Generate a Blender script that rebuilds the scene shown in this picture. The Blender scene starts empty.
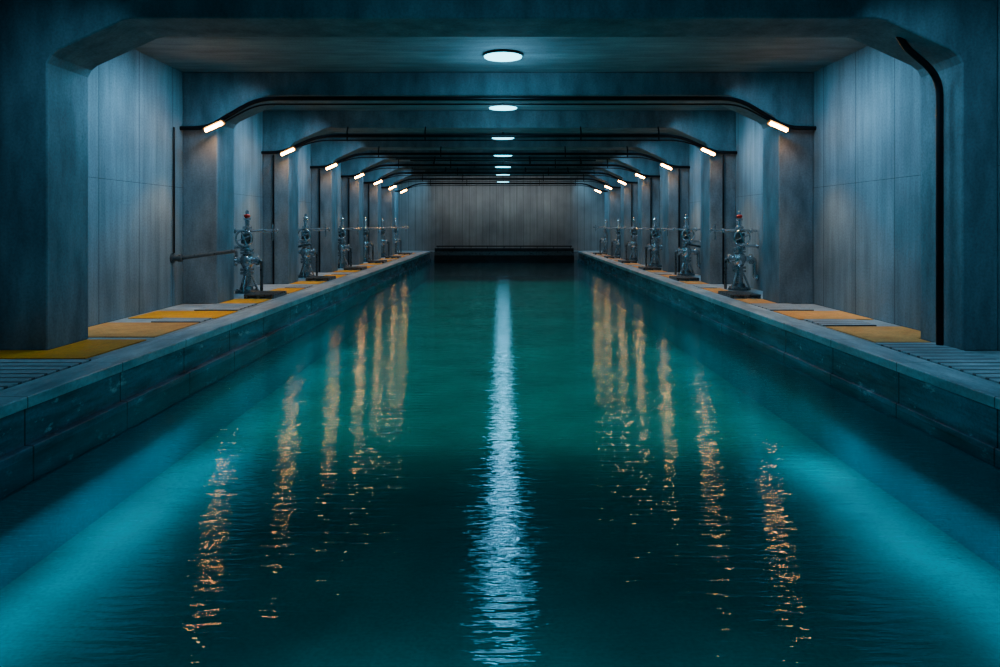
import bpy, bmesh, math, random
from mathutils import Vector, Matrix
random.seed(4)
scene = bpy.context.scene
COL = scene.collection
H = 1.6          # eye height above deck
ZS, ZC = 4.23, 4.7  # beam soffit / ceiling
XP = {-1: 5.8, 1: 5.6}   # pier inner faces
XW = {-1: 6.5, 1: 6.3}  # recessed walls
WZ = -0.5        # water level
FAR = 43.5       # end wall
PE = 42.0        # pool end
PORT = [8.9 , 14.2, 18.95, 23.7, 28.2, 32.4, 36.6, 40.6]
PD = 0.9

# ---------------------------------------------------------------- materials
def newmat(name):
    m = bpy.data.materials.new(name); m.use_nodes = True
    nt = m.node_tree; nt.nodes.clear()
    out = nt.nodes.new('ShaderNodeOutputMaterial')
    return m, nt, out
def N(nt, t, **kw):
    n = nt.nodes.new(t)
    for k, v in kw.items():
        setattr(n, k, v)
    return n
def coords(nt, scale=(1,1,1)):
    g = N(nt, 'ShaderNodeNewGeometry')
    mp = N(nt, 'ShaderNodeMapping'); mp.inputs['Scale'].default_value = scale
    nt.links.new(g.outputs['Position'], mp.inputs['Vector'])
    return mp.outputs['Vector']
def noise(nt, vec, scale, detail=4, rough=0.55):
    n = N(nt, 'ShaderNodeTexNoise'); n.inputs['Scale'].default_value = scale
    n.inputs['Detail'].default_value = detail; n.inputs['Roughness'].default_value = rough
    nt.links.new(vec, n.inputs['Vector']); return n.outputs['Fac']
def ramp(nt, fac, stops):
    r = N(nt, 'ShaderNodeValToRGB')
    el = r.color_ramp.elements
    while len(el) < len(stops): el.new(0.5)
    for e, (p, c) in zip(el, stops):
        e.position = p; e.color = (*c, 1) if len(c) == 3 else c
    nt.links.new(fac, r.inputs['Fac']); return r.outputs['Color']
def mul(nt, a, b, f=1.0):
    m = N(nt, 'ShaderNodeMix', data_type='RGBA', blend_type='MULTIPLY')
    m.inputs['Factor'].default_value = f
    nt.links.new(a, m.inputs['A']); nt.links.new(b, m.inputs['B']); return m.outputs['Result']
def bump(nt, h, strength=0.3, dist=0.01):
    b = N(nt, 'ShaderNodeBump'); b.inputs['Strength'].default_value = strength
    b.inputs['Distance'].default_value = dist
    nt.links.new(h, b.inputs['Height']); return b.outputs['Normal']
def bars(nt, axis, period, width):
    g = N(nt, 'ShaderNodeNewGeometry'); s = N(nt, 'ShaderNodeSeparateXYZ')
    nt.links.new(g.outputs['Position'], s.inputs[0])
    d = N(nt, 'ShaderNodeMath', operation='DIVIDE'); d.inputs[1].default_value = period
    nt.links.new(s.outputs[axis], d.inputs[0])
    f = N(nt, 'ShaderNodeMath', operation='FRACT'); nt.links.new(d.outputs[0], f.inputs[0])
    g2 = N(nt, 'ShaderNodeMath', operation='GREATER_THAN'); g2.inputs[1].default_value = width
    nt.links.new(f.outputs[0], g2.inputs[0]); return g2.outputs[0]

def concrete(name, lo, hi, stretch=(1,1,1), rough=0.75, joints=None, bstr=0.4, spec=0.4, stains=False, jd=0.3):
    m, nt, out = newmat(name)
    v1 = coords(nt, stretch); v2 = coords(nt)
    n1 = noise(nt, v1, 2.0, 6, 0.65); n2 = noise(nt, v2, 0.6, 3); n3 = noise(nt, v2, 30, 3)
    mid = tuple((a+b)/2 for a, b in zip(lo, hi))
    c = ramp(nt, n1, [(0.28, lo), (0.5, mid), (0.72, hi)])
    c = mul(nt, c, ramp(nt, n2, [(0.3, (0.7,0.7,0.72)), (0.7, (1.1,1.1,1.1))]))
    c = mul(nt, c, ramp(nt, n3, [(0.3, (0.8,0.8,0.8)), (0.6, (1,1,1))]))
    if stains:
        n4 = noise(nt, coords(nt, (1,0.8,1.6)), 3.3, 5, 0.7)
        mm = N(nt, 'ShaderNodeMix', data_type='RGBA'); nt.links.new(ramp(nt, n4, [(0.60,(0,0,0)),(0.69,(0.8,0.8,0.8))]), mm.inputs['Factor'])
        nt.links.new(c, mm.inputs['A']); mm.inputs['B'].default_value = (0.62,0.70,0.76,1); c = mm.outputs['Result']
    hgt = n1
    if joints:
        for ax, per, w in joints:
            b = bars(nt, ax, per, w)
            c = mul(nt, c, ramp(nt, b, [(0.0, (jd,jd,jd)), (1.0, (1,1,1))]))
    p = N(nt, 'ShaderNodeBsdfPrincipled')
    nt.links.new(c, p.inputs['Base Color']); p.inputs['Roughness'].default_value = rough
    p.inputs['Specular IOR Level'].default_value = spec
    nt.links.new(bump(nt, hgt, bstr, 0.02), p.inputs['Normal'])
    nt.links.new(p.outputs[0], out.inputs[0]); return m
def metal(name, col, rough=0.3, metallic=1.0):
    m, nt, out = newmat(name)
    v = coords(nt); n = noise(nt, v, 14, 4)
    c = ramp(nt, n, [(0.3, tuple(x*0.7 for x in col)), (0.65, col)])
    r = N(nt, 'ShaderNodeMapRange'); r.inputs['To Min'].default_value = rough*0.7; r.inputs['To Max'].default_value = min(1, rough*1.4)
    nt.links.new(n, r.inputs['Value'])
    p = N(nt, 'ShaderNodeBsdfPrincipled'); p.inputs['Metallic'].default_value = metallic
    nt.links.new(c, p.inputs['Base Color']); nt.links.new(r.outputs[0], p.inputs['Roughness'])
    nt.links.new(p.outputs[0], out.inputs[0]); return m
def emit(name, col, strength):
    m, nt, out = newmat(name)
    e = N(nt, 'ShaderNodeEmission'); e.inputs['Color'].default_value = (*col, 1); e.inputs['Strength'].default_value = strength
    nt.links.new(e.outputs[0], out.inputs[0]); return m

M_wall = concrete('board_marked_concrete', (0.15,0.19,0.205), (0.28,0.335,0.36), (2.2,2.2,0.16), joints=[('Y', 1.25, 0.012), ('Z', 2.35, 0.003)])
M_far = concrete('ribbed_concrete', (0.28,0.28,0.27), (0.40,0.40,0.385), (3,3,0.12), joints=[('X', 0.42, 0.06)], jd=0.6)
M_portal = concrete('frame_concrete', (0.15,0.185,0.205), (0.31,0.37,0.40), (1.5,1.5,0.5))
M_ceil = concrete('ceiling_concrete', (0.20,0.24,0.25), (0.38,0.44,0.46), (0.4,2.5,1))
M_deck = concrete('deck_concrete', (0.28,0.31,0.32), (0.62,0.66,0.68), (1.5,1.5,1), rough=0.40, joints=[('Y', 1.2, 0.014)])
M_cop = concrete('coping_stone', (0.30,0.37,0.41), (0.85,0.92,0.95), (2.5,0.7,2.5), rough=0.28, joints=[('Y', 1.6, 0.01)], bstr=0.5)
M_face = concrete('wet_pool_face', (0.05,0.08,0.10), (0.30,0.42,0.52), (0.8,0.4,3), rough=0.2, joints=[('Y', 1.6, 0.014)], bstr=0.35, stains=True)
M_basin = concrete('basin_floor_paint', (0.02,0.26,0.24), (0.035,0.36,0.34), (0.4,0.4,0.4), rough=0.8, bstr=0.1)
M_bwall = concrete('basin_wall_paint', (0.02,0.22,0.25), (0.035,0.31,0.35), (0.4,0.4,0.4), rough=0.8, bstr=0.1)
M_grate = concrete('slatted_decking', (0.28,0.32,0.34), (0.64,0.69,0.72), (1,4,1), rough=0.45, joints=[('Y', 0.2, 0.28)])
M_dark = concrete('dark_plate', (0.012,0.016,0.02), (0.05,0.06,0.07), (1,1,1), rough=0.5)
M_yellow = concrete('yellow_rubber', (0.90,0.34,0.02), (1.0,0.48,0.04), (3,3,3), rough=0.6, bstr=0.2)
M_orange = concrete('amber_rubber', (1.0,0.30,0.015), (1.0,0.40,0.025), (3,3,3), rough=0.5, bstr=0.2)
M_tan = concrete('worn_ochre_mat', (0.80,0.31,0.09), (1.0,0.50,0.17), (2,2,2), rough=0.6, bstr=0.2)
M_steel = metal('brushed_steel', (0.66,0.69,0.71), 0.22, 0.85)
M_iron = metal('dark_iron', (0.18,0.20,0.21), 0.28, 0.7)
M_black = metal('black_pipe_paint', (0.012,0.013,0.016), 0.3, 0.2)
M_red = metal('red_enamel', (0.75,0.04,0.02), 0.4, 0.1)
M_cool = emit('cool_diffuser', (0.20,0.80,1.0), 4.0)
M_warm = emit('warm_diffuser', (1.0,0.42,0.10), 75)

# water
M_water, nt, out = newmat('rippled_water')
va = coords(nt, (0.36, 2.1, 1)); vb = coords(nt, (0.45, 2.0, 1))
n1 = noise(nt, va, 7.5, 1, 0.5); n2 = noise(nt, vb, 17.0, 1, 0.5)
ad = N(nt, 'ShaderNodeMath', operation='MULTIPLY_ADD'); ad.inputs[1].default_value = 0.45
nt.links.new(n2, ad.inputs[0]); nt.links.new(n1, ad.inputs[2])
nrm = bump(nt, ad.outputs[0], 1.0, 0.0078)
fr = N(nt, 'ShaderNodeFresnel'); fr.inputs['IOR'].default_value = 1.36
nt.links.new(nrm, fr.inputs['Normal'])
gl = N(nt, 'ShaderNodeBsdfAnisotropic'); gl.inputs['Roughness'].default_value = 0.024; gl.inputs['Color'].default_value = (0.76,0.91,1,1)
gl.inputs['Anisotropy'].default_value = 0.58
tg = N(nt, 'ShaderNodeCombineXYZ'); tg.inputs[0].default_value = 1.0
nt.links.new(tg.outputs[0], gl.inputs['Tangent'])
nt.links.new(nrm, gl.inputs['Normal'])
tr = N(nt, 'ShaderNodeBsdfTransparent'); tr.inputs['Color'].default_value = (0.30,0.71,0.69,1)
mx = N(nt, 'ShaderNodeMixShader')
nt.links.new(fr.outputs[0], mx.inputs[0]); nt.links.new(tr.outputs[0], mx.inputs[1]); nt.links.new(gl.outputs[0], mx.inputs[2])
nt.links.new(mx.outputs[0], out.inputs[0])

# ---------------------------------------------------------------- mesh helpers
def finish(bm, name, mat, loc=(0,0,0), smooth=False, bevel=0.0, parent=None):
    bmesh.ops.recalc_face_normals(bm, faces=bm.faces)
    me = bpy.data.meshes.new(name); bm.to_mesh(me); bm.free()
    me.materials.append(mat)
    ob = bpy.data.objects.new(name, me); ob.location = loc
    if smooth:
        for p in me.polygons: p.use_smooth = True
        try: me.set_sharp_from_angle(angle=math.radians(40))
        except Exception: pass
    if bevel:
        b = ob.modifiers.new('bevel', 'BEVEL'); b.width = bevel; b.segments = 2; b.limit_method = 'ANGLE'
    COL.objects.link(ob)
    if parent: ob.parent = parent
    return ob
def abox(bm, lo, hi, M=None):
    vs = [bm.verts.new((x,y,z)) for x in (lo[0],hi[0]) for y in (lo[1],hi[1]) for z in (lo[2],hi[2])]
    if M is not None:
        for v in vs: v.co = M @ v.co
    for f in ((0,1,3,2),(4,6,7,5),(0,4,5,1),(2,3,7,6),(0,2,6,4),(1,5,7,3)):
        bm.faces.new([vs[i] for i in f])
def lathe(bm, prof, M=Matrix(), seg=20):
    rings = []
    for r, z in prof:
        rings.append([bm.verts.new(M @ Vector((max(r,1e-4)*math.cos(2*math.pi*i/seg), max(r,1e-4)*math.sin(2*math.pi*i/seg), z))) for i in range(seg)])
    for a, b in zip(rings, rings[1:]):
        for i in range(seg):
            bm.faces.new((a[i], a[(i+1)%seg], b[(i+1)%seg], b[i]))
    bm.faces.new(rings[0]); bm.faces.new(rings[-1])
def tube(bm, pts, r, seg=10):
    pts = [Vector(p) for p in pts]; rings = []
    up = None
    for i, p in enumerate(pts):
        if i == 0: t = (pts[1]-p)
        elif i == len(pts)-1: t = p-pts[i-1]
        else: t = (pts[i+1]-p).normalized()+(p-pts[i-1]).normalized()
        t.normalize()
        if up is None:
            up = Vector((0,1,0)) if abs(t.y) < 0.9 else Vector((1,0,0))
        a = (up - t*up.dot(t)).normalized(); b = t.cross(a); up = a
        rings.append([bm.verts.new(p + (a*math.cos(2*math.pi*k/seg)+b*math.sin(2*math.pi*k/seg))*r) for k in range(seg)])
    for A, B in zip(rings, rings[1:]):
        for k in range(seg): bm.faces.new((A[k], A[(k+1)%seg], B[(k+1)%seg], B[k]))
    bm.faces.new(rings[0]); bm.faces.new(rings[-1])
def torus(bm, R, r, M, seg=28, s2=8):
    rings = []
    for i in range(seg):
        a = 2*math.pi*i/seg
        rings.append([bm.verts.new(M @ Vector(((R+r*math.cos(2*math.pi*j/s2))*math.cos(a), (R+r*math.cos(2*math.pi*j/s2))*math.sin(a), r*math.sin(2*math.pi*j/s2)))) for j in range(s2)])
    for i in range(seg):
        A, B = rings[i], rings[(i+1)%seg]
        for j in range(s2): bm.faces.new((A[j], B[j], B[(j+1)%s2], A[(j+1)%s2]))
def roundpath(pts, rad, n=5):
    pts = [Vector(p) for p in pts]; out = [pts[0]]
    for a, b, c in zip(pts, pts[1:], pts[2:]):
        d1 = (a-b); d2 = (c-b); r = min(rad, d1.length*0.45, d2.length*0.45)
        p1 = b+d1.normalized()*r; p2 = b+d2.normalized()*r
        for k in range(n+1):
            t = k/n; out.append(p1*(1-t)**2 + b*2*t*(1-t) + p2*t*t)
    out.append(pts[-1]); return out
def boxobj(name, lo, hi, mat, bevel=0.0, parent=None):
    base = ((lo[0]+hi[0])/2, (lo[1]+hi[1])/2, lo[2])
    bm = bmesh.new(); abox(bm, [lo[i]-base[i] for i in range(3)], [hi[i]-base[i] for i in range(3)])
    return finish(bm, name, mat, base, bevel=bevel, parent=parent)
def empty(name, loc):
    e = bpy.data.objects.new(name, None); e.location = loc; e.empty_display_size = 0.2
    COL.objects.link(e); return e
def tag(o, label, cat, group=None):
    o['label'] = label; o['category'] = cat
    if group: o['group'] = group
def struct(o, label=None, cat=None):
    o['kind'] = 'structure'
    if label: o['label'] = label
    if cat: o['category'] = cat
def copy_tree(src, loc, rz=0.0):
    n = src.copy(); COL.objects.link(n); n.location = loc; n.rotation_euler[2] = rz
    def rec(a, b):
        for c in a.children:
            k = c.copy(); COL.objects.link(k); k.parent = b; rec(c, k)
    rec(src, n); return n

# ---------------------------------------------------------------- structure
Y0 = -4.0
XL, XR = 4.35, 4.5     # pool edge half widths
WL, WR = XW[-1], XW[1]
struct(boxobj('wall_left', (-WL-0.3, Y0, -2.5), (-WL, FAR, ZC), M_wall), 'board-marked blue-grey concrete side wall', 'wall')
struct(boxobj('wall_right', (WR, Y0, -2.5), (WR+0.3, FAR, ZC), M_wall), 'board-marked blue-grey concrete side wall', 'wall')
struct(boxobj('wall_back', (-WL-0.3, FAR, -2.5), (WR+0.3, FAR+0.3, ZC), M_far), 'vertically ribbed grey concrete end wall', 'wall')
struct(boxobj('wall_front', (-WL-0.3, Y0-0.3, -2.5), (WR+0.3, Y0, ZC), M_wall), 'plain concrete end wall', 'wall')
struct(boxobj('ceiling', (-WL-0.3, Y0-0.3, ZC), (WR+0.3, FAR+0.3, ZC+0.3), M_ceil), 'dark concrete ceiling slab', 'ceiling')
bm = bmesh.new()
abox(bm, (-WL, Y0, -2.3), (-XL-0.4, FAR, 0)); abox(bm, (XR+0.4, Y0, -2.3), (WR, FAR, 0))
abox(bm, (-XL-0.4, PE+0.4, -2.3), (XR+0.4, FAR, 0))
struct(finish(bm, 'floor', M_deck), 'grey concrete walkway around the pool', 'floor')

def portal(i, y):
    def half(xp): return [(xp,0),(xp,3.66),(xp-0.05,3.76),(xp-0.14,3.83),(xp-0.84,4.15),(xp-0.95,4.20),(xp-1.08,ZS)]
    xr = 5.84 if i <= 1 else XP[1]
    prof = [(-x,z) for x,z in half(XP[-1])] + [(x,z) for x,z in reversed(half(xr))]
    prof += [(WR,0),(WR,ZC),(-WL,ZC),(-WL,0)]
    bm = bmesh.new()
    a = [bm.verts.new((x, 0, z)) for x,z in prof]; b = [bm.verts.new((x, PD, z)) for x,z in prof]
    bm.faces.new(a); bm.faces.new(b[::-1])
    for k in range(len(prof)):
        bm.faces.new((a[k], a[(k+1)%len(prof)], b[(k+1)%len(prof)], b[k]))
    o = finish(bm, f'trim_{i+1}', M_portal, (0,y,0)); o.modifiers.new('b','BEVEL').width = 0.015
    struct(o, 'concrete portal frame with haunched corners', 'frame')
for i, y in enumerate([3.6]+PORT[:-1]): portal(i, y)

# pool basin
BF = -1.5
bm = bmesh.new()
abox(bm, (-XL-0.4, Y0, -2.3), (XR+0.4, PE+0.4, BF))
nf = len(bm.faces)
abox(bm, (-XL-0.4, Y0, BF), (-XL+0.08, PE+0.2, -0.75)); abox(bm, (XR-0.05, Y0, BF), (XR+0.4, PE+0.2, -0.62))
bm.faces.ensure_lookup_table()
for f in bm.faces[nf:]: f.material_index = 1
basin = finish(bm, 'pool_basin', M_basin); basin.data.materials.append(M_bwall)
struct(basin); tag(basin, 'teal painted concrete pool basin under the water', 'pool')
def coping(sx, x0, name, lip):
    bm = bmesh.new()
    abox(bm, (x0, Y0, -0.08), (x0+0.42, PE, 0.03))
    abox(bm, (x0+0.03, Y0, -0.62), (x0+0.4, PE, -0.08))
    if lip: abox(bm, (x0-0.05, Y0, -0.75), (x0+0.4, PE, -0.42))
    else: abox(bm, (x0+0.0, Y0, -0.62), (x0+0.4, PE, -0.44))
    for v in bm.verts: v.co.x *= sx
    o = finish(bm, name, M_face, bevel=0.012)
    o.data.materials.append(M_cop)
    for p in o.data.polygons:
        if p.center.z > -0.079: p.material_index = 1
    return o
c1 = coping(-1, XL, 'pool_coping', True); tag(c1, 'weathered blue-grey stone coping with stepped ledge at the water', 'pool edge')
c2 = coping(1, XR, 'pool_coping.001', False); tag(c2, 'weathered blue-grey stone coping with pale mineral stains', 'pool edge')

bm = bmesh.new(); vs = [bm.verts.new(p) for p in ((-XL+0.04,Y0,0),(XR+0.02,Y0,0),(XR+0.02,PE+0.05,0),(-XL+0.04,PE+0.05,0))]; bm.faces.new(vs)
w = finish(bm, 'pool_water', M_water, (0,0,WZ)); w['kind'] = 'stuff'; tag(w, 'dark teal green rippled water filling the long pool', 'water')

# far stepped weir
e = empty('weir_gate', (0.07, PE+0.05, 0)); tag(e, 'low dark stepped steel weir closing the pool end', 'weir')
for k,(yy,zt) in enumerate(((0.0,-0.22),(0.11,0.0),(0.22,0.2))):
    bm = bmesh.new(); abox(bm, (-4.2,yy,-0.7), (4.2,yy+0.11,zt))
    finish(bm, 'step', M_iron if k == 1 else M_dark, parent=e, bevel=0.015)
bm = bmesh.new(); tube(bm, [(-4.1,0.27,0.32),(4.1,0.27,0.32)], 0.035)
for x in range(-4,5): tube(bm, [(x,0.27,0.18),(x,0.27,0.32)], 0.02)
finish(bm, 'rail', M_black, parent=e, smooth=True)

# ---------------------------------------------------------------- decking & mats
def panel(name, x0, x1, y0, y1, z, t, mat, label, cat, group=None, bev=0.005):
    o = boxobj(name, (x0,y0,z), (x1,y1,z+t), mat, bevel=bev); tag(o, label, cat, group); return o
def slats(s, x0, x1, y0, y1):
    a, b = min(s*x0, s*x1), max(s*x0, s*x1)
    panel('slatted_walkway', a, b, y0, y1, 0.001, 0.022, M_grate, 'grey slatted boards laid on the walkway', 'decking', 'slatted walkway boards')
slats(-1, XL+0.5, 5.78, 4.6, 8.25); slats(1, XR+0.5, 5.8, 4.6, 9.4)
def matt(s, y0, y1, m, x0=5.05, x1=5.76):
    a, b = min(s*x0, s*x1), max(s*x0, s*x1)
    lab = 'bright yellow rubber mat flat on the walkway' if m is M_yellow else 'worn ochre mat flat on the walkway'
    panel('floor_mat', a, b, y0, y1, 0.001, 0.012, m, lab, 'mat', 'mats along the walkway', 0.003)
def lmat(L, org, m, lab):
    bm = bmesh.new()
    a = [bm.verts.new((x-org[0],y-org[1],0.001)) for x,y in L]; b = [bm.verts.new((x-org[0],y-org[1],0.014)) for x,y in L]
    bm.faces.new(a); bm.faces.new(b)
    for k in range(len(L)): bm.faces.new((a[k],a[(k+1)%len(L)],b[(k+1)%len(L)],b[k]))
    o = finish(bm, 'floor_mat', m, (org[0],org[1],0)); tag(o, lab, 'mat', 'mats along the walkway')
lmat([(-4.98,8.35),(-4.94,9.7),(-5.77,9.7),(-5.77,8.87),(-6.47,8.87),(-6.47,8.35)], (-5.5,9), M_orange, 'amber yellow rubber mat cut around a concrete pier')
lmat([(5.05,9.5),(5.81,9.5),(5.81,9.84),(6.25,9.84),(6.25,10.95),(5.05,10.95)], (5.5,10), M_tan, 'large worn orange-tan mat cut around a concrete pier')
matt(-1, 9.95, 11.4, M_tan, 4.95, 6.45); matt(-1, 11.95, 12.95, M_yellow, 4.9, 6.4)
slats(-1, 4.95, 5.76, 11.45, 11.9); slats(1, 5.05, 5.9, 11.05, 11.75)
matt(1, 11.8, 12.95, M_tan, 5.0, 6.25)
slats(-1, 4.95, 5.76, 13.05, 14.1); slats(1, 4.98, 5.8, 13.05, 14.1)
for y in PORT[1:-1]:
    for s in (-1, 1):
        matt(s, y+0.0, y+0.88, M_yellow if s<0 else M_tan, 4.98, XP[s]-0.03)
        matt(s, y+2.1, y+3.4, M_yellow if s<0 else M_tan, 4.98, 5.65 if s<0 else 5.46)
        if y < 36: slats(s, 4.98, 5.5 if s<0 else 5.4, y+3.45, y+4.15)

def pallet(loc, wdt, dep, z=0.09):
    bm = bmesh.new()
    for x in (-wdt/2+0.04, 0, wdt/2-0.04): abox(bm, (x-0.035,-dep/2,0), (x+0.035,dep/2,z-0.035))
    n = int(dep/0.13)
    for k in range(n):
        y = -dep/2+k*dep/n; abox(bm, (-wdt/2,y,z-0.035), (wdt/2,y+dep/n*0.75,z))
    o = finish(bm, 'slatted_platform', M_iron, loc); return o
base_p = None
for y in PORT[1:-1]:
    for s in (-1,1):
        loc = (-5.3, y+1.45, 0.0) if s < 0 else (5.27, y+1.45, 0.0)
        if base_p is None: base_p = pallet(loc, 0.66, 0.9); o = base_p
        else:
            o = base_p.copy(); COL.objects.link(o); o.location = loc
        tag(o, 'low dark slatted platform beside the pool coping', 'platform', 'slatted platforms along the walkway')

# ---------------------------------------------------------------- pumps
def build_pump():
    e = empty('valve_stand', (0,0,0))
    bm = bmesh.new()
    lathe(bm, [(0.27,0),(0.27,0.05),(0.22,0.07),(0.15,0.08),(0.12,0.16)], seg=24)
    for k in range(6):
        a = k*math.pi/3; lathe(bm, [(0.025,0.03),(0.025,0.085)], Matrix.Translation((0.23*math.cos(a),0.23*math.sin(a),0)), 6)
    finish(bm, 'base', M_iron, parent=e, smooth=True)
    for k in range(3):
        a = 2*math.pi*k/3+0.5; c, s = math.cos(a), math.sin(a)
        bm = bmesh.new(); tube(bm, [(0.25*c,0.25*s,0.01),(0.22*c,0.22*s,0.12),(0.09*c,0.09*s,0.42)], 0.025, 8)
        finish(bm, 'leg', M_steel, parent=e, smooth=True)
    bm = bmesh.new()
    lathe(bm, [(0.09,0.10),(0.09,0.44),(0.155,0.44),(0.155,0.495),(0.09,0.50),(0.09,0.52),(0.155,0.525),(0.155,0.58),(0.09,0.58),
               (0.135,0.66),(0.17,0.76),(0.135,0.87),(0.09,0.92),(0.155,0.92),(0.155,0.965),(0.08,0.97),(0.08,0.985),(0.15,0.99),(0.15,1.04),(0.07,1.06),(0.07,1.2)], seg=20)
    finish(bm, 'column', M_steel, parent=e, smooth=True)
    bm = bmesh.new()
    Mx = Matrix.Translation((-0.34,0,0.76)) @ Matrix.Rotation(math.pi/2,4,'Y')
    lathe(bm, [(0.07,0),(0.07,0.03),(0.125,0.03),(0.125,0.08),(0.08,0.08),(0.08,0.57),(0.125,0.57),(0.125,0.62),(0.03,0.64)], Mx, 16)
    finish(bm, 'valve_body', M_steel, parent=e, smooth=True)
    bm = bmesh.new(); abox(bm, (-0.11,-0.10,1.16),(0.11,0.10,1.40))
    lathe(bm, [(0.06,0),(0.09,0.02),(0.09,0.05),(0.03,0.06)], Matrix.Translation((0,-0.10,1.29)) @ Matrix.Rotation(math.pi/2,4,'X'), 14)
    finish(bm, 'gearbox', M_iron, parent=e, bevel=0.02)
    Mw = Matrix.Translation((0.0,-0.21,1.29)) @ Matrix.Rotation(math.pi/2,4,'X')
    bm = bmesh.new(); torus(bm, 0.19, 0.022, Mw)
    for k in range(4):
        a = 2*math.pi*k/4+0.4; tube(bm, [Mw@Vector((0,0,0)), Mw@Vector((0.19*math.cos(a),0.19*math.sin(a),0))], 0.015, 6)
    lathe(bm, [(0.035,-0.07),(0.035,0.02)], Mw, 10)
    hw = finish(bm, 'handwheel', M_steel, parent=e, smooth=True)
    bm = bmesh.new()
    lathe(bm, [(0.06,1.39),(0.06,1.50),(0.105,1.51),(0.105,1.56),(0.055,1.58),(0.055,1.70),(0.08,1.72),(0.08,1.76),(0.04,1.78),(0.04,1.93),(0.012,1.95)], seg=14)
    finish(bm, 'spindle', M_steel, parent=e, smooth=True)
    bm = bmesh.new(); lathe(bm, [(0.05,0),(0.07,0.02),(0.075,0.05),(0.06,0.07),(0.042,0.08)], Matrix.Translation((0,0,1.775)), 16)
    finish(bm, 'cap', M_red, parent=e, smooth=True)
    bm = bmesh.new(); tube(bm, [(-0.44,0,1.46),(0.72,0,1.46)], 0.03, 8)
    for x in (-0.3,0.4,0.70): lathe(bm, [(0.03,0),(0.06,0.01),(0.06,0.05),(0.03,0.06)], Matrix.Translation((x-0.03,0,1.46))@Matrix.Rotation(math.pi/2,4,'Y'), 10)
    tube(bm, [(0.60,0,1.24),(0.60,0,1.62)], 0.02, 8)
    finish(bm, 'cross_bar', M_steel, parent=e, smooth=True)
    bm = bmesh.new(); tube(bm, [(-0.45,0.02,1.08),(0.0,0.02,1.08)], 0.035, 8)
    lathe(bm, [(0.06,0),(0.06,0.02)], Matrix.Translation((-0.45,0.02,1.08))@Matrix.Rotation(math.pi/2,4,'Y'), 12)
    finish(bm, 'wall_brace', M_steel, parent=e, smooth=True)
    bm = bmesh.new(); tube(bm, roundpath([(-0.28,0,0.76),(-0.38,0,0.76),(-0.38,0,0.3),(-0.44,0,0.3)], 0.08), 0.05, 10)
    lathe(bm, [(0.09,0),(0.09,0.03)], Matrix.Translation((-0.45,0,0.3))@Matrix.Rotation(math.pi/2,4,'Y'), 14)
    finish(bm, 'side_pipe', M_steel, parent=e, smooth=True)
    bm = bmesh.new(); tube(bm, roundpath([(0.22,0,0.76),(0.34,0,0.76),(0.34,0,0.02)], 0.07), 0.035, 10)
    finish(bm, 'drain_pipe', M_iron, parent=e, smooth=True)
    return e
LY = [16.5, 21.4, 26.2, 30.6, 34.9, 39.0]; RY = [17.3, 22.3, 26.9, 31.2, 35.3, 39.6]
pump = build_pump(); pump.location = (-6.03, LY[0], 0)
tag(pump, 'tall steel valve stand with red cap and handwheel', 'valve', 'valve stands along the walkways')
plain_cap = None
for s, ys in ((-1, LY), (1, RY)):
    for i, y in enumerate(ys):
        if s < 0 and i == 0: continue
        o = copy_tree(pump, (-6.03 if s<0 else 5.84, y, 0), 0 if s < 0 else math.pi)
        red = (i == 0)
        tag(o, 'tall steel valve stand with red cap beside the wall' if red else 'tall bare steel valve stand with handwheel beside the wall', 'valve', 'valve stands along the walkways')
        for c in o.children:
            if s > 0 and c.name.startswith('handwheel'): c.rotation_euler = (0,0,math.pi)
            if not red and c.name.startswith('cap'):
                if plain_cap is None:
                    plain_cap = c.data.copy(); plain_cap.materials[0] = M_steel
                c.data = plain_cap

def lever(s, y, z, L, label):
    e = empty('wall_lever', (s*XW[s], y, z)); tag(e, label, 'lever', 'wall levers')
    bm = bmesh.new(); lathe(bm, [(0.10,0),(0.10,0.03),(0.055,0.04),(0.055,0.12),(0.075,0.13),(0.075,0.2),(0.02,0.21)], Matrix.Rotation(-s*math.pi/2,4,'Y'), 16)
    finish(bm, 'mount', M_iron, parent=e, smooth=True)
    bm = bmesh.new(); tube(bm, [(-s*0.18,0,0),(-s*L,0,0.14)], 0.036, 10); tube(bm, [(-s*L,0,0.14),(-s*(L+0.03),0,0.02)], 0.03, 8)
    finish(bm, 'rod', M_iron, parent=e, smooth=True)
    return e
lever(-1, 13.75, 0.95, 1.25, 'steel lever rod projecting from a concrete wall')
lever(1, 20.6, 0.9, 0.9, 'short steel lever rod on a concrete wall')
lever(-1, 20.4, 0.9, 0.9, 'short steel lever rod on a concrete wall')

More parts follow.
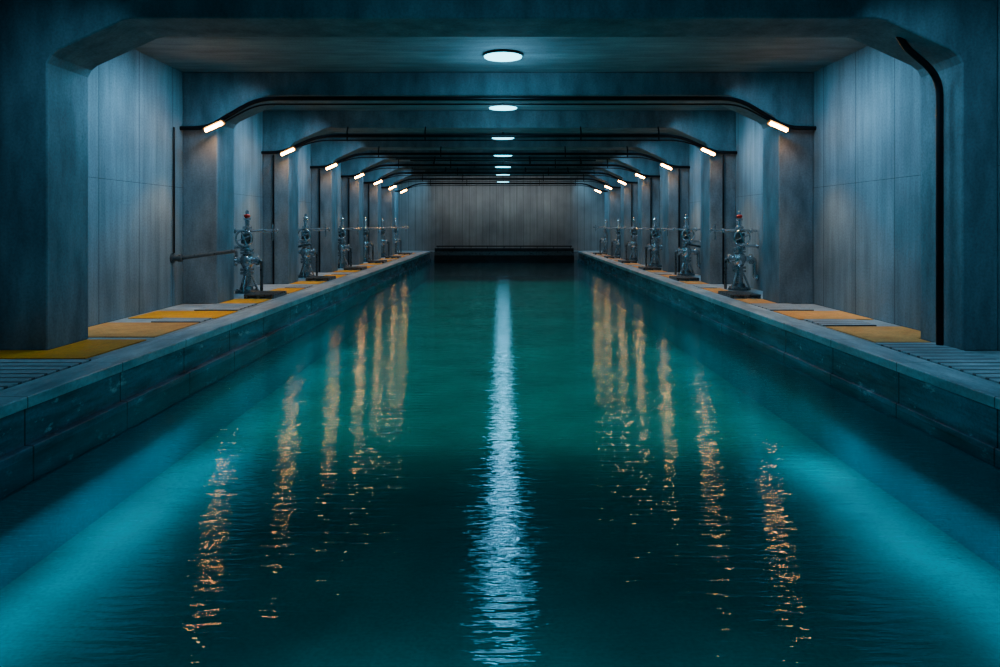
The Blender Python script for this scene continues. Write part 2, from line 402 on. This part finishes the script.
# ---------------------------------------------------------------- conduits
def tubeobj(name, pts, r, mat, label, cat, group=None, extra=None):
    org = Vector(pts[0]); bm = bmesh.new(); tube(bm, [Vector(p)-org for p in pts], r, 12)
    if extra:
        for q in extra: tube(bm, [Vector(p)-org for p in q[0]], q[1], 10)
    o = finish(bm, name, mat, org, smooth=True); tag(o, label, cat, group); return o
LX = {-1: 5.72, 1: 5.45}
for i, y in enumerate(PORT[1:]):
    yy = y-0.09; zt = 4.15 if i == 0 else 4.0
    path = roundpath([(-WL,yy,3.55),(-5.95,yy,3.56),(-4.95,yy,zt),(4.75,yy,zt),(5.7,yy,3.56),(WR,yy,3.55)], 0.35)
    p2 = roundpath([(-5.6,yy-0.02,3.68),(-4.95,yy-0.02,zt-0.12),(4.75,yy-0.02,zt-0.12),(5.4,yy-0.02,3.68)], 0.3)
    ex = [(p2, 0.018)]
    if i:
        for x in (-4.2,-2.1,2.1,4.2): ex.append(([(x,yy,zt-0.14),(x,yy,zt+0.12),(x,yy+0.12,zt+0.28)], 0.018))
    if i in (2,3):
        for k in range(2): ex.append(([(-3.6+0.5*k,yy-0.1-0.12*k,zt-0.18-0.07*k),(3.6-0.5*k,yy-0.1-0.12*k,zt-0.18-0.07*k)], 0.02))
        for x in (-2.3,0.9,2.6): ex.append(([(x,yy+0.05,zt-0.1),(x,yy-0.3,zt-0.34)], 0.03))
    tubeobj('arched_pipe', path, 0.045, M_black, 'black pipe arching across the hall under the concrete frame', 'pipe', 'arched pipes', extra=ex)
tubeobj('wall_conduit', roundpath([(5.74,9.2,0.0),(5.74,9.2,3.55),(5.30,9.2,3.93),(5.20,9.2,4.10)], 0.25), 0.045, M_black, 'thick black conduit climbing a concrete pier', 'pipe')
tubeobj('wall_conduit', [(-6.42,8.82,0.02),(-6.42,8.82,4.7)], 0.05, M_black, 'straight black conduit on a concrete pier', 'pipe')
for s in (-1,1):
    for y in PORT[2:6]:
        x = s*(6.2 if s<0 else 5.95)
        tubeobj('vertical_pipe', [(x,y-0.04,0),(x,y-0.04,3.5)], 0.022, M_black, 'slim black vertical pipe on a concrete pier', 'pipe', 'vertical pier pipes')
tubeobj('vertical_pipe', [(-6.46,13.75,1.05),(-6.46,13.75,3.52)], 0.018, M_black, 'thin conduit running up a board-marked wall', 'pipe', 'vertical pier pipes')

# ---------------------------------------------------------------- lamps
def lamp_light(name, kind, loc, energy, col, size=0.1, rot=(0,0,0), **kw):
    l = bpy.data.lights.new(name, kind); l.energy = energy; l.color = col
    if kind == 'AREA':
        l.size = size
        for k, v in kw.items(): setattr(l, k, v)
    else:
        l.shadow_soft_size = size
        for k, v in kw.items(): setattr(l, k, v)
    o = bpy.data.objects.new(name, l); o.location = loc; o.rotation_euler = rot; COL.objects.link(o); return o
COOL = (0.33,0.70,1.0)
CL = [(1.5,4.7),(6.6,4.7),(12.7,4.7),(17.3,4.54),(21.9,4.37),(26.5,4.28),(30.8,4.2),(35.2,4.17),(39.8,4.1)]  # first two are out of view, added to brighten the near deck
for i,(y,z) in enumerate(CL):
    e = empty('ceiling_light', (0,y,z)); tag(e, 'round cool white ceiling downlight', 'light', 'round ceiling lights')
    bm = bmesh.new(); lathe(bm, [(0.26,-0.01),(0.36,-0.05),(0.36,-0.03),(0.31,0.0)], seg=36)
    if z < 4.69: lathe(bm, [(0.03,-0.01),(0.03,4.7-z)], seg=10)
    finish(bm, 'housing', M_iron, parent=e, smooth=True)
    bm = bmesh.new(); lathe(bm, [(0.345,-0.048),(0.34,-0.06),(0.2,-0.065)], seg=36)
    finish(bm, 'diffuser', M_cool, parent=e, smooth=True)
    k = 0.6 if y < 9 else (1.0 if y < 20 else 0.32)
    lamp_light('cool_downlight', 'AREA', (0,y,z-0.08), 12*k, (0.15,0.68,1.0), 0.66, shape='DISK')
    lamp_light('cool_spill', 'POINT', (0,y,z-0.9), 52*k, COOL, 0.60 if y < 15 else 0.40)
PP = [3.6]+PORT[:-1]+[FAR+0.2]
for j in range(len(PP)-1):
    y0, y1 = PP[j]+PD, PP[j+1]; yc = (y0+y1)/2; ln = (y1-y0)*0.8
    for s in (-1,1):
        k = 1.0 if j else (0.45 if s < 0 else 0.75)
        lamp_light('added_wall_fill', 'AREA', (s*(XW[s]-2.0), yc, 4.60), 58*(ln/3.0)*k, COOL, 0.35, rot=(0, -s*math.radians(42), 0), shape='RECTANGLE', size_y=ln, spread=math.radians(112))  # unseen panels added per bay to brighten the side walls, no fixture there
lamp_light('added_end_wall_fill', 'AREA', (0,41.4,4.55), 34, (0.85,0.92,1.0), 9.0, rot=(math.radians(50),0,0), shape='RECTANGLE', size_y=0.3, spread=math.radians(110))  # unseen panel added to lift the end wall
for i, y in enumerate(PORT[1:]):
    for s in (-1,1):
        yy = y-0.36; x = s*LX[s]
        e = empty('tube_lamp', (x,yy,3.54)); e.rotation_euler = (0, s*0.42, 0)
        tag(e, 'small glowing warm tube lamp on arched pipe', 'lamp', 'warm tube lamps')
        bm = bmesh.new(); abox(bm, (-0.22,-0.05,0.045),(0.22,0.09,0.07)); abox(bm, (-0.22,0.065,-0.03),(0.22,0.09,0.045)); abox(bm, (-0.03,0.085,0.0),(0.03,0.225,0.04))
        finish(bm, 'housing', M_black, parent=e, bevel=0.008)
        bm = bmesh.new(); lathe(bm, [(0.015,-0.19),(0.034,-0.18),(0.034,0.18),(0.015,0.19)], Matrix.Rotation(math.pi/2,4,'Y'), 14)
        finish(bm, 'diffuser', M_warm, parent=e, smooth=True)
        lamp_light('warm_spot', 'SPOT', (x-s*0.05,yy-0.12,3.44), 150, (1.0,0.52,0.18), 0.06, rot=(-math.radians(16), s*math.radians(-2), 0), spot_size=math.radians(80), spot_blend=0.8)
# underwater lighting along the basin
for s in (-1,1):
    x = (XL if s<0 else XR)-0.5
    lamp_light('basin_strip', 'AREA', (s*x,6.0,BF+0.48), 34, (0.14,0.66,1.0), 0.4, shape='RECTANGLE', size_y=7)
    lamp_light('basin_strip', 'AREA', (s*x,13.0,BF+0.55), 16, (0.12,0.70,0.95), 0.5, shape='RECTANGLE', size_y=9)
lamp_light('added_basin_fill', 'AREA', (0,3.2,-0.75), 85, (0.1,0.72,0.95), 3.4, shape='RECTANGLE', size_y=1.2)  # unseen panel added to make the near pool floor glow cyan
lamp_light('added_basin_fill', 'AREA', (0,24.0,-0.75), 430, (0.05,0.85,0.78), 8.2, shape='RECTANGLE', size_y=29)  # unseen sheet of light added under the surface to brighten the mid-pool teal

# world
wd = bpy.data.worlds.new('World'); scene.world = wd; wd.use_nodes = True
wd.node_tree.nodes['Background'].inputs[0].default_value = (0.01,0.03,0.05,1)

# ---------------------------------------------------------------- camera
cam = bpy.data.cameras.new('Camera'); co = bpy.data.objects.new('Camera', cam); COL.objects.link(co)
co.location = (0,0,H); co.rotation_euler = (math.pi/2,0,0)
cam.sensor_width = 36; cam.lens = 36*0.7; cam.shift_x = -0.003; cam.shift_y = -0.1085
cam.clip_start = 0.05; cam.clip_end = 200
scene.camera = co
scene.view_settings.view_transform = 'AgX'
scene.view_settings.look = 'AgX - Medium High Contrast'
